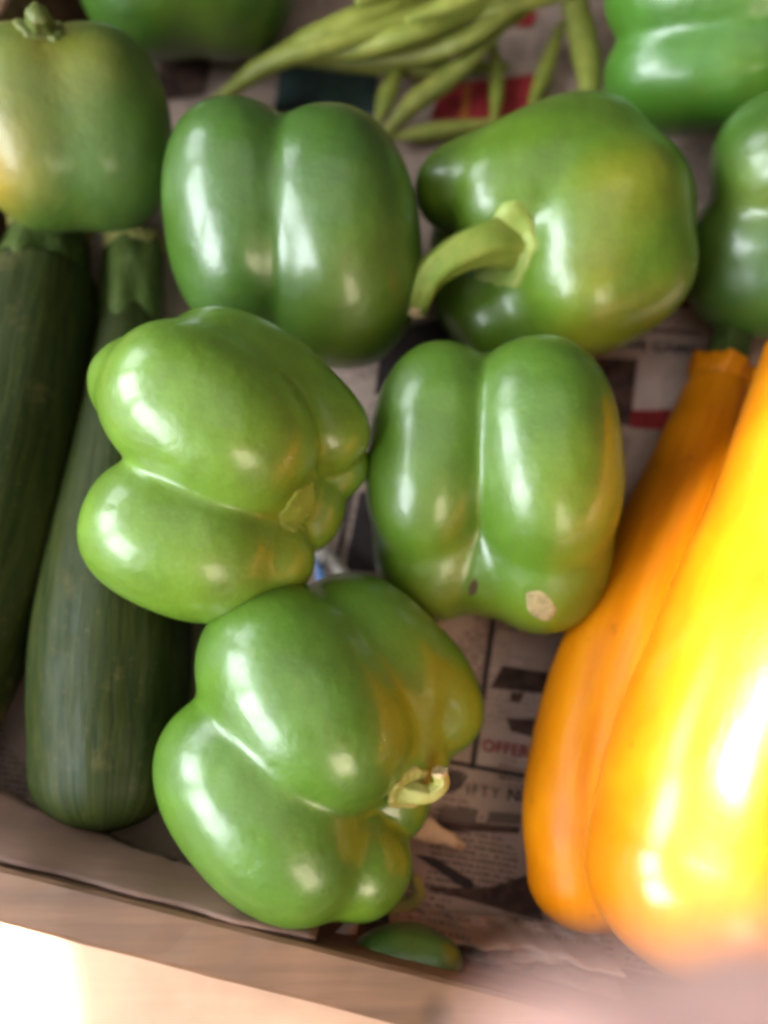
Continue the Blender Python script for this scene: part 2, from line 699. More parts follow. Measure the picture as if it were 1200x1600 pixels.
def board(name, p, along, out, length, thick, z0, z1, mat, parent, segs=60, seed=1, jit=0.00015):
    """sawn board: p is the inner start corner; edges slightly uneven"""
    rs = np.random.RandomState(seed)
    prof = [(0, z0), (thick, z0), (thick, z1 - 0.0012), (thick - 0.0012, z1), (0.0012, z1), (0, z1 - 0.0012)]
    verts = []
    k = len(prof)
    for i in range(segs + 1):
        t = i / segs * length
        for q, (o, z) in enumerate(prof):
            verts.append(p + along * t + out * (o + rs.normal() * jit * 0.5) + np.array([0, 0, z + rs.normal() * jit * (1 if q > 1 else 0)]))
    faces = []
    for i in range(segs):
        for q in range(k):
            faces.append((i * k + q, (i + 1) * k + q, (i + 1) * k + (q + 1) % k, i * k + (q + 1) % k))
    faces.append(tuple(range(k)))
    faces.append(tuple(segs * k + q for q in range(k - 1, -1, -1)))
    return mesh_obj(name, verts, faces, mat, parent, smooth=False)


WOOD = wood_mat('crate_wood', (0.10, 0.045, 0.022), (0.25, 0.122, 0.062), RROT)
TABLEWOOD = wood_mat('table_wood', (0.44, 0.25, 0.16), (0.55, 0.35, 0.24), RROT, 0.5)

r2 = lambda p: np.array([p[0], p[1], 0.0])
start = r2(ra) - RD * 0.12
LEN = 0.12 + 0.355
crate = empty('wooden_crate', (float(start[0] + RD[0] * LEN / 2), float(start[1] + RD[1] * LEN / 2), -0.010),
              'wooden crate with sawn board front holding the vegetables', 'crate')
board('front_board', start, RD, RO, LEN, TH, -0.010, RAIL_Z, WOOD, crate, seed=4)
IN = -RO
cr_right = start + RD * LEN
board('side_board', cr_right, IN, RD, 0.56, TH, -0.010, RAIL_Z, WOOD, crate, seed=5)
board('side_board', start, IN, -RD, 0.56, TH, -0.010, RAIL_Z, WOOD, crate, seed=6)
board('back_board', start + IN * 0.56, RD, IN, LEN, TH, -0.010, RAIL_Z, WOOD, crate, seed=7)
for i in range(5):
    a = start + IN * (0.002 + i * 0.1115)
    v = [a + np.array([0, 0, z]) + RD * x + IN * y for z in (-0.009, -0.004) for x, y in ((0.001, 0), (LEN - 0.001, 0), (LEN - 0.001, 0.108), (0.001, 0.108))]
    mesh_obj('floor_board', v, [(3, 2, 1, 0), (4, 5, 6, 7), (0, 1, 5, 4), (1, 2, 6, 5), (2, 3, 7, 6), (3, 0, 4, 7)], WOOD, crate, smooth=False)

# table under the crate
tv = []
tc = r2(ra)
for a, b in ((-0.6, -0.35), (0.9, -0.35), (0.9, 0.8), (-0.6, 0.8)):
    q = tc + RD * a + IN * b
    tv.append((q[0], q[1], -0.0105))
tv += [(x, y, -0.035) for x, y, z in tv]
tag(mesh_obj('table_top', tv, [(0, 1, 2, 3), (7, 6, 5, 4), (0, 4, 5, 1), (1, 5, 6, 2), (2, 6, 7, 3), (3, 7, 4, 0)], TABLEWOOD, smooth=False), kind='structure')

def paper_z(x, y):
    return 0.0010 * math.sin(37 * x + 21 * y) + 0.0008 * math.sin(61 * y - 17 * x + 1.3) + 0.0005 * math.sin(120 * x + 45 * y)


def sheet(corners, nx, ny, zoff, mat, name, parent=None, rag=0.0, seed=1, zfun=paper_z):
    rs = np.random.RandomState(seed)
    vv = []
    for i in range(nx + 1):
        for j in range(ny + 1):
            u, t = i / nx, j / ny
            p = (corners[0] * (1 - u) + corners[1] * u) * (1 - t) + (corners[3] * (1 - u) + corners[2] * u) * t
            x, y = p[0], p[1]
            if rag and (i in (0, nx) or j in (0, ny)):
                x += rs.normal() * rag
                y += rs.normal() * rag
            vv.append((x, y, zfun(x, y) + zoff))
    ff = []
    for i in range(nx):
        for j in range(ny):
            a = i * (ny + 1) + j
            ff.append((a, a + ny + 1, a + ny + 2, a + 1))
    return mesh_obj(name, vv, ff, mat, parent)


NEWS = paper_mat('newsprint', (0.52, 0.37, 0.305), (0.035, 0.022, 0.02))
NEWS2 = paper_mat('newsprint_grey', (0.55, 0.47, 0.43), (0.10, 0.08, 0.08))
INK = ink_mat('black_ink', (0.045, 0.03, 0.03), 0.35)
INKB = ink_mat('brown_photo_ink', (0.085, 0.045, 0.035), 0.7, 140)
INKR = ink_mat('red_ink', (0.32, 0.025, 0.03), 0.4, 120)
INKG = ink_mat('teal_photo_ink', (0.035, 0.06, 0.055), 0.6, 60)
INKGR = ink_mat('grey_ink', (0.16, 0.11, 0.09), 0.2)

nz = on_z(600, 800, 0)
news = empty('newspaper', (float(nz[0]), float(nz[1]), 0.0), 'printed newspaper spread flat as the liner under the peppers', 'newspaper')
fl = start + IN * 0.006 + RD * 0.004
cs = [fl, fl + RD * (LEN - 0.008), fl + RD * (LEN - 0.008) + IN * 0.545, fl + IN * 0.545]
sheet(cs, 70, 80, 0.0, NEWS, 'page', news)

LIFT = [0.0004]


def patch(pts, mat, name='printed_block', z=None, parent=news):
    """flat print: quad given by four pixels on the floor sheet, laid on the paper"""
    q = [on_z(x, y, 0.0) for x, y in pts]
    LIFT[0] += 0.00002
    return sheet(q, 10, 10, z if z is not None else LIFT[0], mat, name, parent)


def lettering(s, px, py, height_px, mat, rot_deg, parent=news, spacing=1.0, bold=0.0):
    cu = bpy.data.curves.new('lettering', 'FONT')
    cu.body = s
    cu.size = 1.0
    cu.space_character = spacing
    cu.offset = bold
    t = bpy.data.objects.new('lettering_source', cu)
    COL.objects.link(t)
    dg = bpy.context.evaluated_depsgraph_get()
    me = t.evaluated_get(dg).to_mesh()
    vs = np.array([v.co[:] for v in me.vertices])
    fs = [tuple(p.vertices) for p in me.polygons]
    bpy.data.objects.remove(t)
    p = on_z(px, py, 0.0)
    sc_ = height_px * depth_of(p) / F / 0.7
    a = math.radians(rot_deg)
    out = []
    for v in vs:
        x = p[0] + sc_ * (v[0] * math.cos(a) - v[1] * math.sin(a))
        y = p[1] + sc_ * (v[0] * math.sin(a) + v[1] * math.cos(a))
        out.append((x, y, paper_z(x, y) + 0.0013))
    return mesh_obj('lettering', out, fs, mat, parent, smooth=False)


PALE = paper_mat('pale_newsprint', (0.64, 0.48, 0.42), (0.10, 0.07, 0.06), 0.7)
patch([(774, 985), (900, 985), (850, 1205), (745, 1195)], PALE, 'pale_panel')
patch([(985, 478), (1120, 482), (1100, 560), (925, 548)], PALE, 'pale_panel')
patch([(1000, 555), (1085, 560), (1060, 640), (990, 640)], PALE, 'pale_panel')
# right-hand column: headline, picture, red bar
patch([(905, 452), (1110, 452), (1085, 483), (985, 478)], INK)
patch([(1010, 440), (1100, 440), (1085, 480), (1050, 476)], INKR)
patch([(880, 545), (925, 548), (905, 640), (870, 620)], INKB, 'printed_picture')
patch([(930, 558), (997, 560), (985, 665), (900, 660)], INKB, 'printed_picture')
patch([(986, 640), (1060, 640), (1050, 672), (984, 668)], INKR)
patch([(940, 508), (1095, 520), (1093, 525), (939, 513)], INKGR, 'ruled_line')
lettering('ACTIVE GAMING', 930, 540, 17, INK, -7, spacing=1.0, bold=0.012)
# lower middle column: picture, OFFER panel, rules
patch([(768, 960), (776, 960), (741, 1202), (734, 1202)], INK, 'ruled_line')
patch([(680, 1184), (830, 1211), (829, 1218), (680, 1190)], INK, 'ruled_line')
patch([(785, 1040), (862, 1052), (855, 1085), (765, 1075)], INKB, 'printed_picture')
patch([(798, 1082), (818, 1084), (812, 1098), (796, 1096)], INKB, 'printed_picture')
patch([(790, 1122), (850, 1125), (835, 1153), (797, 1143)], INKB, 'printed_picture')
patch([(790, 985), (880, 960), (905, 975), (885, 985)], INKB)
lettering('OFFER P', 752, 1173, 17, INKR, -8, spacing=1.05, bold=0.018)
lettering('IFTY', 728, 1240, 15, INKGR, -8, spacing=1.3, bold=0.015)
lettering('No', 790, 1250, 18, INK, -8, bold=0.015)
patch([(690, 1262), (748, 1266), (742, 1286), (682, 1284)], INKGR)
patch([(765, 1268), (815, 1272), (812, 1288), (760, 1285)], INKGR)
patch([(660, 1282), (812, 1292), (810, 1302), (655, 1296)], INKB, 'ruled_line')
# round printed emblem with slanted bars beside the stalk
for k in range(6):
    x = 688 + k * 7
    h = 18 * math.sqrt(max(0.1, 1 - ((k - 2.5) / 3.2) ** 2))
    patch([(x - 2 + 6, 1222 - h), (x + 2 + 6, 1222 - h), (x + 2 - 6, 1222 + h), (x - 2 - 6, 1222 + h)], INK, 'emblem_bar')
patch([(648, 1335), (680, 1340), (740, 1378), (742, 1400), (660, 1402)][:4], INK, 'printed_picture')
patch([(655, 1385), (760, 1390), (830, 1365), (850, 1440)], INKB, 'printed_picture')
# gap between the middle peppers
patch([(546, 770), (550, 770), (521, 910), (515, 910)], INK, 'ruled_line')
patch([(562, 770), (620, 770), (600, 895), (538, 893)], INK, 'printed_picture')
patch([(600, 520), (700, 500), (700, 620), (585, 620)], INK, 'printed_picture')
# behind: red and teal blocks among the beans
patch([(690, 135), (850, 122), (852, 190), (672, 190)], INKR)
patch([(725, 135), (736, 134), (730, 190), (718, 190)], ink_mat('orange_ink', (0.45, 0.14, 0.03), 0.3), 'printed_stripe')
patch([(436, 96), (592, 100), (585, 180), (430, 178)], INKG, 'printed_picture')
patch([(250, 95), (330, 95), (320, 150), (250, 160)], INKB, 'printed_picture')
patch([(-40, 285), (40, 285), (38, 345), (-40, 345)], ink_mat('rust_ink', (0.30, 0.07, 0.02), 0.3), 'printed_picture')
patch([(795, 20), (840, 20), (830, 45), (790, 45)], INKR)

# cardboard flap leaning inside the front board
CARD = wood_mat('cardboard', (0.17, 0.09, 0.062), (0.24, 0.135, 0.098), RROT, 0.7)
vv, ff = [], []
rs = np.random.RandomState(11)
nA, nB = 60, 10
topA = r2(ra) + RD * (-0.075)
for i in range(nA + 1):
    t = i / nA
    L = t * 0.172
    dip = 0.0015 * math.sin(9 * t) + 0.001 * math.sin(31 * t)
    for j in range(nB + 1):
        b = j / nB
        inn = 0.0008 + (0.018 + 0.004 * math.sin(5 * t + 1)) * b * (1 - 0.5 * t)
        z = RAIL_Z - 0.0035 - 0.022 * b + 0.003 * math.sin(math.pi * b) + dip
        p = topA + RD * L + IN * (inn + (rs.normal() * 0.0004 if j == nB else 0))
        vv.append((p[0], p[1], z + rs.normal() * 0.00015))
for i in range(nA):
    for j in range(nB):
        a = i * (nB + 1) + j
        ff.append((a, a + 1, a + nB + 2, a + nB + 1))
flap = mesh_obj('cardboard_strip', vv, ff, CARD)
tag(flap, 'ragged brown cardboard strip along the inside of the crate front', 'cardboard')
md = flap.modifiers.new('thickness', 'SOLIDIFY')
md.thickness = 0.0015
md.offset = 0.0

# crumpled newspaper edge rising towards the front board on the right
CRUMP = paper_mat('crumpled_newsprint', (0.40, 0.27, 0.22), (0.12, 0.08, 0.06), 0.8)
vv, ff = [], []
nA, nB = 60, 46
A0, A1 = on_z(605, 1412, 0.006), on_z(930, 1450, 0.006)
B0, B1 = on_z(640, 1640, 0.035), on_z(1010, 1640, 0.035)
for i in range(nA + 1):
    u = i / nA
    for j in range(nB + 1):
        t = j / nB
        p = (A0 * (1 - u) + A1 * u) * (1 - t) + (B0 * (1 - u) + B1 * u) * t
        ridge = 0.013 * math.exp(-((t - 0.17 - 0.10 * u - 0.03 * math.sin(7 * u)) / 0.07) ** 2)
        ridge += 0.009 * math.exp(-((t - 0.36 - 0.05 * math.sin(5 * u + 1)) / 0.05) ** 2) * (0.3 + u)
        ridge += 0.0025 * math.sin(19 * u + 11 * t) * math.sin(13 * t + 3 * u) + 0.0012 * math.sin(47 * u - 21 * t)
        pit = -0.045 * math.exp(-(((u - 0.06) / 0.20) ** 2 + ((t - 0.45) / 0.19) ** 2))
        vv.append((p[0], p[1], max(p[2] + ridge + pit, 0.0035)))
for i in range(nA):
    for j in range(nB):
        a = i * (nB + 1) + j
        ff.append((a, a + 1, a + nB + 2, a + nB + 1))
CRUMPLED = (vv, ff)

# ------------------------------------------------------------------ the peppers
G = (0.092, 0.190, 0.014)
GL = (0.135, 0.245, 0.018)
GD = (0.056, 0.128, 0.012)
Y = (0.19, 0.255, 0.012)
YO = (0.31, 0.27, 0.012)

# upper left of the middle: two long lobes
b1 = Body(460, 355, (460, 350, -40, 135), [
    (380, 332, 42, 93, 0, 174, 116), (524, 362, 48, 95, 0, 196, 131),
    (395, 345, -70, 90, 0, 170, 120), (530, 355, -75, 92, 0, 185, 122)], 0.001, seed=2, dy=16, soft=10)
bell_pepper('dark green pepper with one deep crease between two long lobes, below the beans', b1, GD, Y,
            [(560, 420, 160, 110, 0.45), (540, 540, 100, 80, 0.3)], -0.05)

# upper right of the middle: stalk pointing at the viewer
b2 = Body(885, 345, (900, 345, -38, 140), [
    (850, 265, 20, 25, -25, 168, 110), (942, 400, 42, 30, -22, 142, 122), (936, 322, 48, 40, -20, 130, 108),
    (738, 272, 30, 20, -30, 96, 70), (818, 462, 15, 25, -30, 118, 80), (775, 355, -48, 20, -20, 116, 96),
    (762, 436, 5, 15, -25, 90, 84), (850, 440, 12, 30, -20, 110, 100), (950, 315, -15, 30, -20, 126, 118)], 0.001, seed=5, dy=18, soft=11)
p2 = bell_pepper('yellowing green pepper with a long curved stalk pointing left', b2, (0.115, 0.215, 0.014), YO,
                 [(945, 280, 150, 60, 0.45), (935, 390, 150, 50, 0.6), (905, 480, 110, 50, 0.55), (1000, 260, 100, 80, 0.3)], -0.05)
_, c2 = calyx(p2, b2, 790, 362, 66, 6, stalk_mat('calyx_green', (0.24, 0.33, 0.05), (0.38, 0.43, 0.11)), seed=4, depth=7, off=3, wav=0.06)
stalk(p2, b2, [c2 - np.array([-8, -2, 6]), c2 + np.array([-18, 2, 30]), c2 + np.array([-58, -14, 56]),
               c2 + np.array([-94, -42, 66]), c2 + np.array([-116, -84, 60])], [38, 31, 26, 23, 22], STALK, 5)

# middle left: broad, shiny, stalk end to the right
b3 = Body(355, 730, (360, 735, -30, 150), [
    (332, 660, 65, -35, 0, 172, 126), (400, 605, 5, -30, -10, 160, 102),
    (232, 618, 20, -50, 0, 88, 72), (290, 840, 42, -22, 0, 156, 118),
    (505, 660, 20, -55, 0, 82, 70), (522, 708, -32, -60, 0, 76, 58),
    (400, 878, 32, 25, 0, 90, 78), (488, 798, -28, 70, 0, 74, 58)], 0.033, seed=8, soft=9)
p3 = bell_pepper('pale shiny green pepper with a worn stalk end, lying half on the zucchini', b3, GL, Y,
                 [(420, 720, 150, 80, 0.35), (462, 800, 80, 50, 0.9), (460, 860, 80, 80, 0.5), (540, 690, 60, 70, 0.5), (330, 900, 140, 90, 0.25)], -0.02)
_, c3 = calyx(p3, b3, 462, 790, 42, 5, stalk_mat('pale_hollow', (0.20, 0.27, 0.03), (0.30, 0.34, 0.06)), seed=9, depth=2, off=1)
# centre right: crease down the middle, corky scar at its lower end
b4 = Body(765, 745, (765, 745, -45, 132), [
    (680, 698, 38, 82, 0, 172, 104), (846, 704, 42, 97, 0, 182, 119),
    (686, 785, -18, 82, 0, 188, 108), (838, 792, -16, 97, 0, 192, 120),
    (762, 850, -28, 90, 0, 112, 98), (765, 640, -15, 90, 0, 100, 92),
    (690, 690, -95, 90, 0, 150, 100), (850, 690, -95, 90, 0, 150, 105)], 0.001, seed=11, dy=10, soft=8)
p4 = bell_pepper('green pepper with a deep middle crease and a corky scar on its lower end', b4, G, Y,
                 [(900, 760, 140, 90, 0.6), (680, 930, 30, 90, 0.5), (850, 970, 30, 80, 0.6), (700, 800, 140, 60, 0.3)], -0.02)
decal_disc('blossom_scar', p4, b4, 840, 926, 24, SCAR, 0.9, 3, 0.95)
decal_disc('dark_hole', p4, b4, 741, 902, 8, DARK, 0.8, 4, 1.5)

# front: the largest, hooked stalk on the right
b5 = Body(500, 1175, (505, 1170, -40, 150), [
    (475, 1102, 70, -52, 0, 188, 140), (575, 1048, 5, -45, -10, 162, 128),
    (676, 1088, -5, -62, 0, 104, 78), (415, 1258, 45, -46, 0, 190, 124),
    (545, 1330, 22, -40, 0, 100, 84), (590, 1235, -12, -50, 0, 92, 72), (600, 1150, 0, -60, 0, 120, 100)], 0.001, seed=14, dy=-6, soft=9)
p5 = bell_pepper('largest green pepper with a hooked dry stalk, lying in front', b5, G, Y,
                 [(640, 1110, 130, 80, 0.42), (700, 1120, 60, 90, 0.4), (560, 1380, 90, 80, 0.3), (620, 1240, 60, 60, 0.4)], -0.04)  # right-hand yellow patches put the warm light into the skin colour
_, c5 = calyx(p5, b5, 630, 1232, 36, 5, STALK_PALE, seed=2, depth=4, off=3)
stalk(p5, b5, [c5 - np.array([8, 0, 10]), c5 + np.array([14, -6, 12]), c5 + np.array([32, -6, 16]),
               c5 + np.array([46, 6, 20]), c5 + np.array([44, 22, 28])], [20, 15, 12, 11, 11], STALK_PALE, 5, seed=8)

# upper left corner: yellow-green with stalk end up
b6 = Body(118, 205, (118, 205, -20, 132), [
    (62, 205, 40, 98, 0, 148, 108), (158, 205, 45, 90, 0, 150, 106), (80, 200, -60, 90, 0, 140, 120)], 0.020, seed=21, sub=5, soft=12)
p6 = bell_pepper('round green pepper turning orange on its left side, above the zucchini tops', b6, (0.068, 0.13, 0.013), (0.40, 0.24, 0.01),
                 [(-10, 240, 90, 80, 0.9), (120, 110, 130, 90, 0.2), (90, 60, 60, 60, 0.35)], 0.0, 0.55, 0.25)
P6ST = stalk_mat('dull_stalk', (0.09, 0.12, 0.02), (0.16, 0.16, 0.04))
_, c6 = calyx(p6, b6, 92, 74, 32, 5, P6ST, seed=12, depth=4)
n6 = c6 / np.linalg.norm(c6)
stalk(p6, b6, [c6 - n6 * 4, c6 + n6 * 10 + np.array([0, 0, 14]), c6 + n6 * 12 + np.array([0, 4, 34])], [20, 16, 14], P6ST, 5, cut=False, seed=4)

b7 = Body(290, -75, (290, -75, -20, 140), [
    (230, -70, 40, 90, 0, 145, 115), (350, -70, 40, 90, 0, 145, 115), (290, -60, 60, 0, 0, 120, 105)], 0.001, seed=24, sub=5, soft=14)
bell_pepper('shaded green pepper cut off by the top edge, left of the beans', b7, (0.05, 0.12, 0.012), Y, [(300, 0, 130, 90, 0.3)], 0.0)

b8 = Body(1115, 45, (1115, 45, -30, 124), [
    (1110, -4, 45, 0, 0, 165, 98), (1120, 96, 52, 10, 0, 162, 96), (1120, 40, -80, 0, 0, 150, 110)], 0.004, seed=27, sub=5, soft=6)
bell_pepper('bright green pepper lying on its side, cut off by the top right corner', b8, (0.075, 0.22, 0.018), Y, [(1180, 90, 120, 70, 0.35)], -0.08)

b9 = Body(1235, 335, (1235, 335, -30, 128), [
    (1240, 258, 42, 15, 0, 132, 112), (1218, 372, 45, 5, 0, 128, 92), (1228, 430, 32, 5, 0, 134, 96)], 0.001, seed=31, sub=5, soft=8)
bell_pepper('dark green pepper with stacked bulges, cut off by the right edge', b9, (0.07, 0.16, 0.018), Y, [(1210, 300, 120, 60, 0.5)], 0.0)

# small one pushed behind the front board
b10 = Body(635, 1500, (635, 1502, -20, 58), [
    (605, 1502, 5, 10, 0, 62, 52), (665, 1505, 0, -8, 0, 62, 48)], 0.020, seed=35, sub=5, soft=8)
bell_pepper('small green pepper tucked into the crumpled paper behind the crate front', b10, (0.06, 0.13, 0.02), Y, [(640, 1490, 40, 30, 0.3)], 0.0)

# ------------------------------------------------------------------ zucchini
CDARK = courgette_mat('zucchini_skin', (0.013, 0.021, 0.004), (0.058, 0.064, 0.012), (0.18, 0.13, 0.045), 0.50)
CSTALK = courgette_mat('zucchini_stalk', (0.03, 0.055, 0.012), (0.15, 0.17, 0.04), (0.2, 0.22, 0.08), 0.5)


def long_veg(name, label, cat, group, spec, mat, seed, seg=56, ribs=0.012, nr=9, zs=None):
    """spec: list of (px, py, radius_px); rests on the newspaper unless zs gives heights of the spine"""
    pts, rad = [], []
    for i, (x, y, r) in enumerate(spec):
        z = 0.03
        for _ in range(6):
            p = on_z(x, y, z)
            rw = r * depth_of(p) / F
            z = (rw + 0.002) if zs is None else zs[i]
        pts.append(on_z(x, y, z))
        rad.append(rw)
    rs = np.random.RandomState(seed)
    ph = rs.rand(6) * 6.28
    v, f, uvw = sweep(pts, rad, n=90, seg=seg, cap0='flat', cap1='round',
                      shape=lambda a, t: 1 + ribs * math.sin(nr * a + ph[0]) + 0.012 * math.sin(2 * a + ph[1] + 3 * t) + 0.012 * math.sin(11 * t + ph[2] + a) + 0.008 * math.sin(23 * t + ph[3] + 2 * a))
    mid = np.mean(np.array(pts), axis=0)
    root = empty(name, (float(mid[0]), float(mid[1]), float(v[:, 2].min())), label, cat, group)
    mesh_obj('flesh', v, f, mat, root, attrs={'uvw': uvw})
    return root, pts, rad


def veg_stalk(root, spec, zs, mat, ridges=5, amp=0.14, name='stem', cutmat=None):
    pts = [on_z(x, y, z) for (x, y, r), z in zip(spec, zs)]
    rad = [r * depth_of(p) / F for (x, y, r), p in zip(spec, pts)]
    v, f, uvw = sweep(pts, rad, n=40, seg=50, cap0='flat', cap1='flat',
                      shape=lambda a, t: 1 + amp * abs(math.cos(ridges * a / 2)) ** 1.5 - amp * 0.5 + 0.03 * math.sin(7 * a + 9 * t))
    o = mesh_obj(name, v, f, mat, root, attrs={'uvw': uvw})
    if cutmat:
        t = pts[0] - pts[1]
        t /= np.linalg.norm(t)
        x = np.cross(t, np.array([0.1, 0.3, 0.9])); x /= np.linalg.norm(x)
        y = np.cross(t, x)
        rs = np.random.RandomState(3)
        n = 40
        vv = [pts[0] + t * rad[0] * 0.05]
        for k in range(n):
            a = 2 * math.pi * k / n
            vv.append(pts[0] + t * rad[0] * (0.10 + 0.16 * rs.rand()) + (x * math.cos(a) + y * math.sin(a)) * rad[0] * (1.06 + 0.10 * rs.rand()))
        for k in range(n):
            a = 2 * math.pi * k / n
            vv.append(pts[0] - t * rad[0] * 0.25 + (x * math.cos(a) + y * math.sin(a)) * rad[0] * 1.02)
        ff = [(0, 1 + k, 1 + (k + 1) % n) for k in range(n)]
        ff += [(1 + k, 1 + n + k, 1 + n + (k + 1) % n, 1 + (k + 1) % n) for k in range(n)]
        mesh_obj('cut_end', vv, ff, cutmat, o, smooth=False)
    return o


RIM = plain('yellow_stalk_rim', (0.26, 0.23, 0.06), 0.7, 200, 0.35)
z2, pz, rz = long_veg('zucchini', 'dark green zucchini with a ridged stalk, wedged against the left peppers', 'zucchini', 'zucchini along the left side',
                      [(206, 470, 42), (203, 530, 55), (197, 630, 72), (188, 800, 98), (178, 960, 118), (170, 1100, 120), (166, 1200, 112)], CDARK, 3)
veg_stalk(z2, [(210, 388, 44), (208, 450, 46), (204, 520, 50), (201, 590, 46)], [pz[0][2] + 0.005, pz[0][2] + 0.004, pz[0][2] + 0.003, pz[0][2] + 0.003], CSTALK, cutmat=RIM)
z1, pz1, rz1 = long_veg('zucchini', 'mottled dark zucchini running off the left edge of the picture', 'zucchini', 'zucchini along the left side',
                        [(66, 440, 82), (44, 560, 98), (14, 720, 112), (-38, 900, 122), (-100, 1060, 118), (-125, 1150, 104)], CDARK, 9)
veg_stalk(z1, [(78, 360, 56), (72, 400, 64), (62, 440, 76), (55, 470, 82)], [pz1[0][2] + 0.001] * 3 + [pz1[0][2]], CSTALK, cutmat=RIM)

# ------------------------------------------------------------------ yellow squash
SQ_SHADE = squash_mat(0.0, (0.52, 0.150, 0.001), (0.62, 0.205, 0.003))  # darker copy of the squash skin, shade put into its base colour
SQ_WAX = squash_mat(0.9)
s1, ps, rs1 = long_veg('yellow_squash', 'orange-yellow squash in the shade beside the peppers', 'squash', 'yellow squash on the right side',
                       [(1122, 608, 48), (1085, 730, 68), (1020, 900, 86), (958, 1080, 98), (922, 1240, 103), (918, 1370, 94)], SQ_SHADE, 5, ribs=0.004)
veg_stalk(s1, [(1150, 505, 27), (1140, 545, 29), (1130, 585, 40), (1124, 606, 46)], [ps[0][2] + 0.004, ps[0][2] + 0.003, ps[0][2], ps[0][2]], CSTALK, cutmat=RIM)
# flared rim where the stalk meets the skin
pp = [on_z(1133, 580, ps[0][2]), on_z(1126, 598, ps[0][2]), on_z(1121, 612, ps[0][2])]
dr = [r * depth_of(p) / F for r, p in zip((55, 52, 46), pp)]
v, f, uvw = sweep(pp, dr, n=12, seg=60, cap0='flat', cap1='flat', shape=lambda a, t: 1 + (1 - t) * (0.10 * math.cos(5 * a + 1) + 0.05 * math.sin(13 * a)))
mesh_obj('collar', v, f, SQ_SHADE, s1, attrs={'uvw': uvw})
d = on_z(1014, 978, 0.036)
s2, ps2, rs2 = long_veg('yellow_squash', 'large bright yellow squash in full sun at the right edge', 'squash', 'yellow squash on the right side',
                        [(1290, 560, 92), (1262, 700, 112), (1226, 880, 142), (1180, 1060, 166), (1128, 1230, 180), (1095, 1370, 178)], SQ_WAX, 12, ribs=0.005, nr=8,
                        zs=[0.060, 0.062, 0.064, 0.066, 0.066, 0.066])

# ------------------------------------------------------------------ beans
BEAN = stalk_mat('bean_skin', (0.20, 0.23, 0.03), (0.33, 0.34, 0.06), 0.5)
BEAN2 = stalk_mat('bean_skin_green', (0.20, 0.22, 0.035), (0.32, 0.31, 0.06), 0.5)
beans = [
    ('long pale bean on top of the pile, tip nearest the round pepper', [(330, 165, .012), (420, 100, .03), (540, 58, .038), (700, 8, .036), (820, -45, .03)], 19, 0),
    ('bean along the upper edge of the pile beside the shaded pepper', [(400, 112, .018), (470, 70, .035), (580, 20, .042), (700, -30, .04)], 20, 0),
    ('pale bean running through the middle of the pile', [(440, 92, .022), (560, 74, .032), (680, 38, .040), (830, -20, .036)], 19, 0),
    ('lower bean of the pile with its tip near the red print', [(520, 100, .014), (640, 88, .022), (730, 60, .034), (815, 5, .040)], 17, 1),
    ('thin bean crossing low under the pile', [(470, 98, .008), (600, 104, .009), (700, 106, .010), (790, 104, .008)], 15, 1),
    ('curved bean slanting down towards the crease of the dark pepper', [(605, 205, .010), (650, 158, .014), (715, 110, .020), (800, 22, .034)], 18, 1),
    ('short bean stub standing left of the slanting bean', [(592, 190, .008), (605, 150, .010), (625, 105, .014)], 16, 0),
    ('thin upright bean in front of the red print', [(772, 195, .008), (776, 130, .008), (768, 55, .016)], 12, 0),
    ('thin slanting bean beside the grey print', [(826, 185, .008), (850, 115, .009), (876, 40, .014)], 13, 0),
    ('thick upright bean behind the pepper with the curved stalk', [(924, 180, .012), (918, 95, .014), (900, 10, .018), (892, -50, .016)], 22, 0),
    ('bean lying level just above the pepper with the curved stalk', [(610, 215, .007), (680, 205, .007), (770, 192, .007)], 15, 1),
    ('bean at the very top edge above the others', [(560, 0, .05), (680, -40, .05), (760, -70, .045)], 18, 0),
    ('fat bean crossing the top edge between the pile and the upright bean', [(700, 50, .030), (790, 10, .040), (880, -15, .04), (960, -30, .03)], 17, 1),
    ('pale bean at the top edge on the right of the pile', [(640, 30, .05), (740, -8, .054), (840, -40, .05)], 18, 0),
    ('bean low in the pile below the pale middle bean', [(560, 52, .024), (690, 62, .026), (770, 40, .028), (850, -5, .026)], 17, 1),
]
for i, (lab, pl, r, k) in enumerate(beans):
    pts = [on_z(x, y, z) for x, y, z in pl]
    rad = [0.9 * r * depth_of(p) / F for p in pts]
    rad[0] *= 0.45
    rad[-1] *= 0.5
    ph = random.random() * 6
    v, f, uvw = sweep(pts, rad, n=50, seg=20, shape=lambda a, t: (1 + 0.10 * math.cos(2 * a)) * (1 + 0.02 * math.sin(34 * t + ph)))
    o = mesh_obj('green_bean', v, f, BEAN2 if k else BEAN)
    tag(o, lab, 'bean', 'green beans piled at the back')

# ------------------------------------------------------------------ crumpled paper and scraps
cr = mesh_obj('crumpled_paper', CRUMPLED[0], CRUMPLED[1], CRUMP)
tag(cr, 'crumpled newspaper folds in front of the yellow squash', 'newspaper')


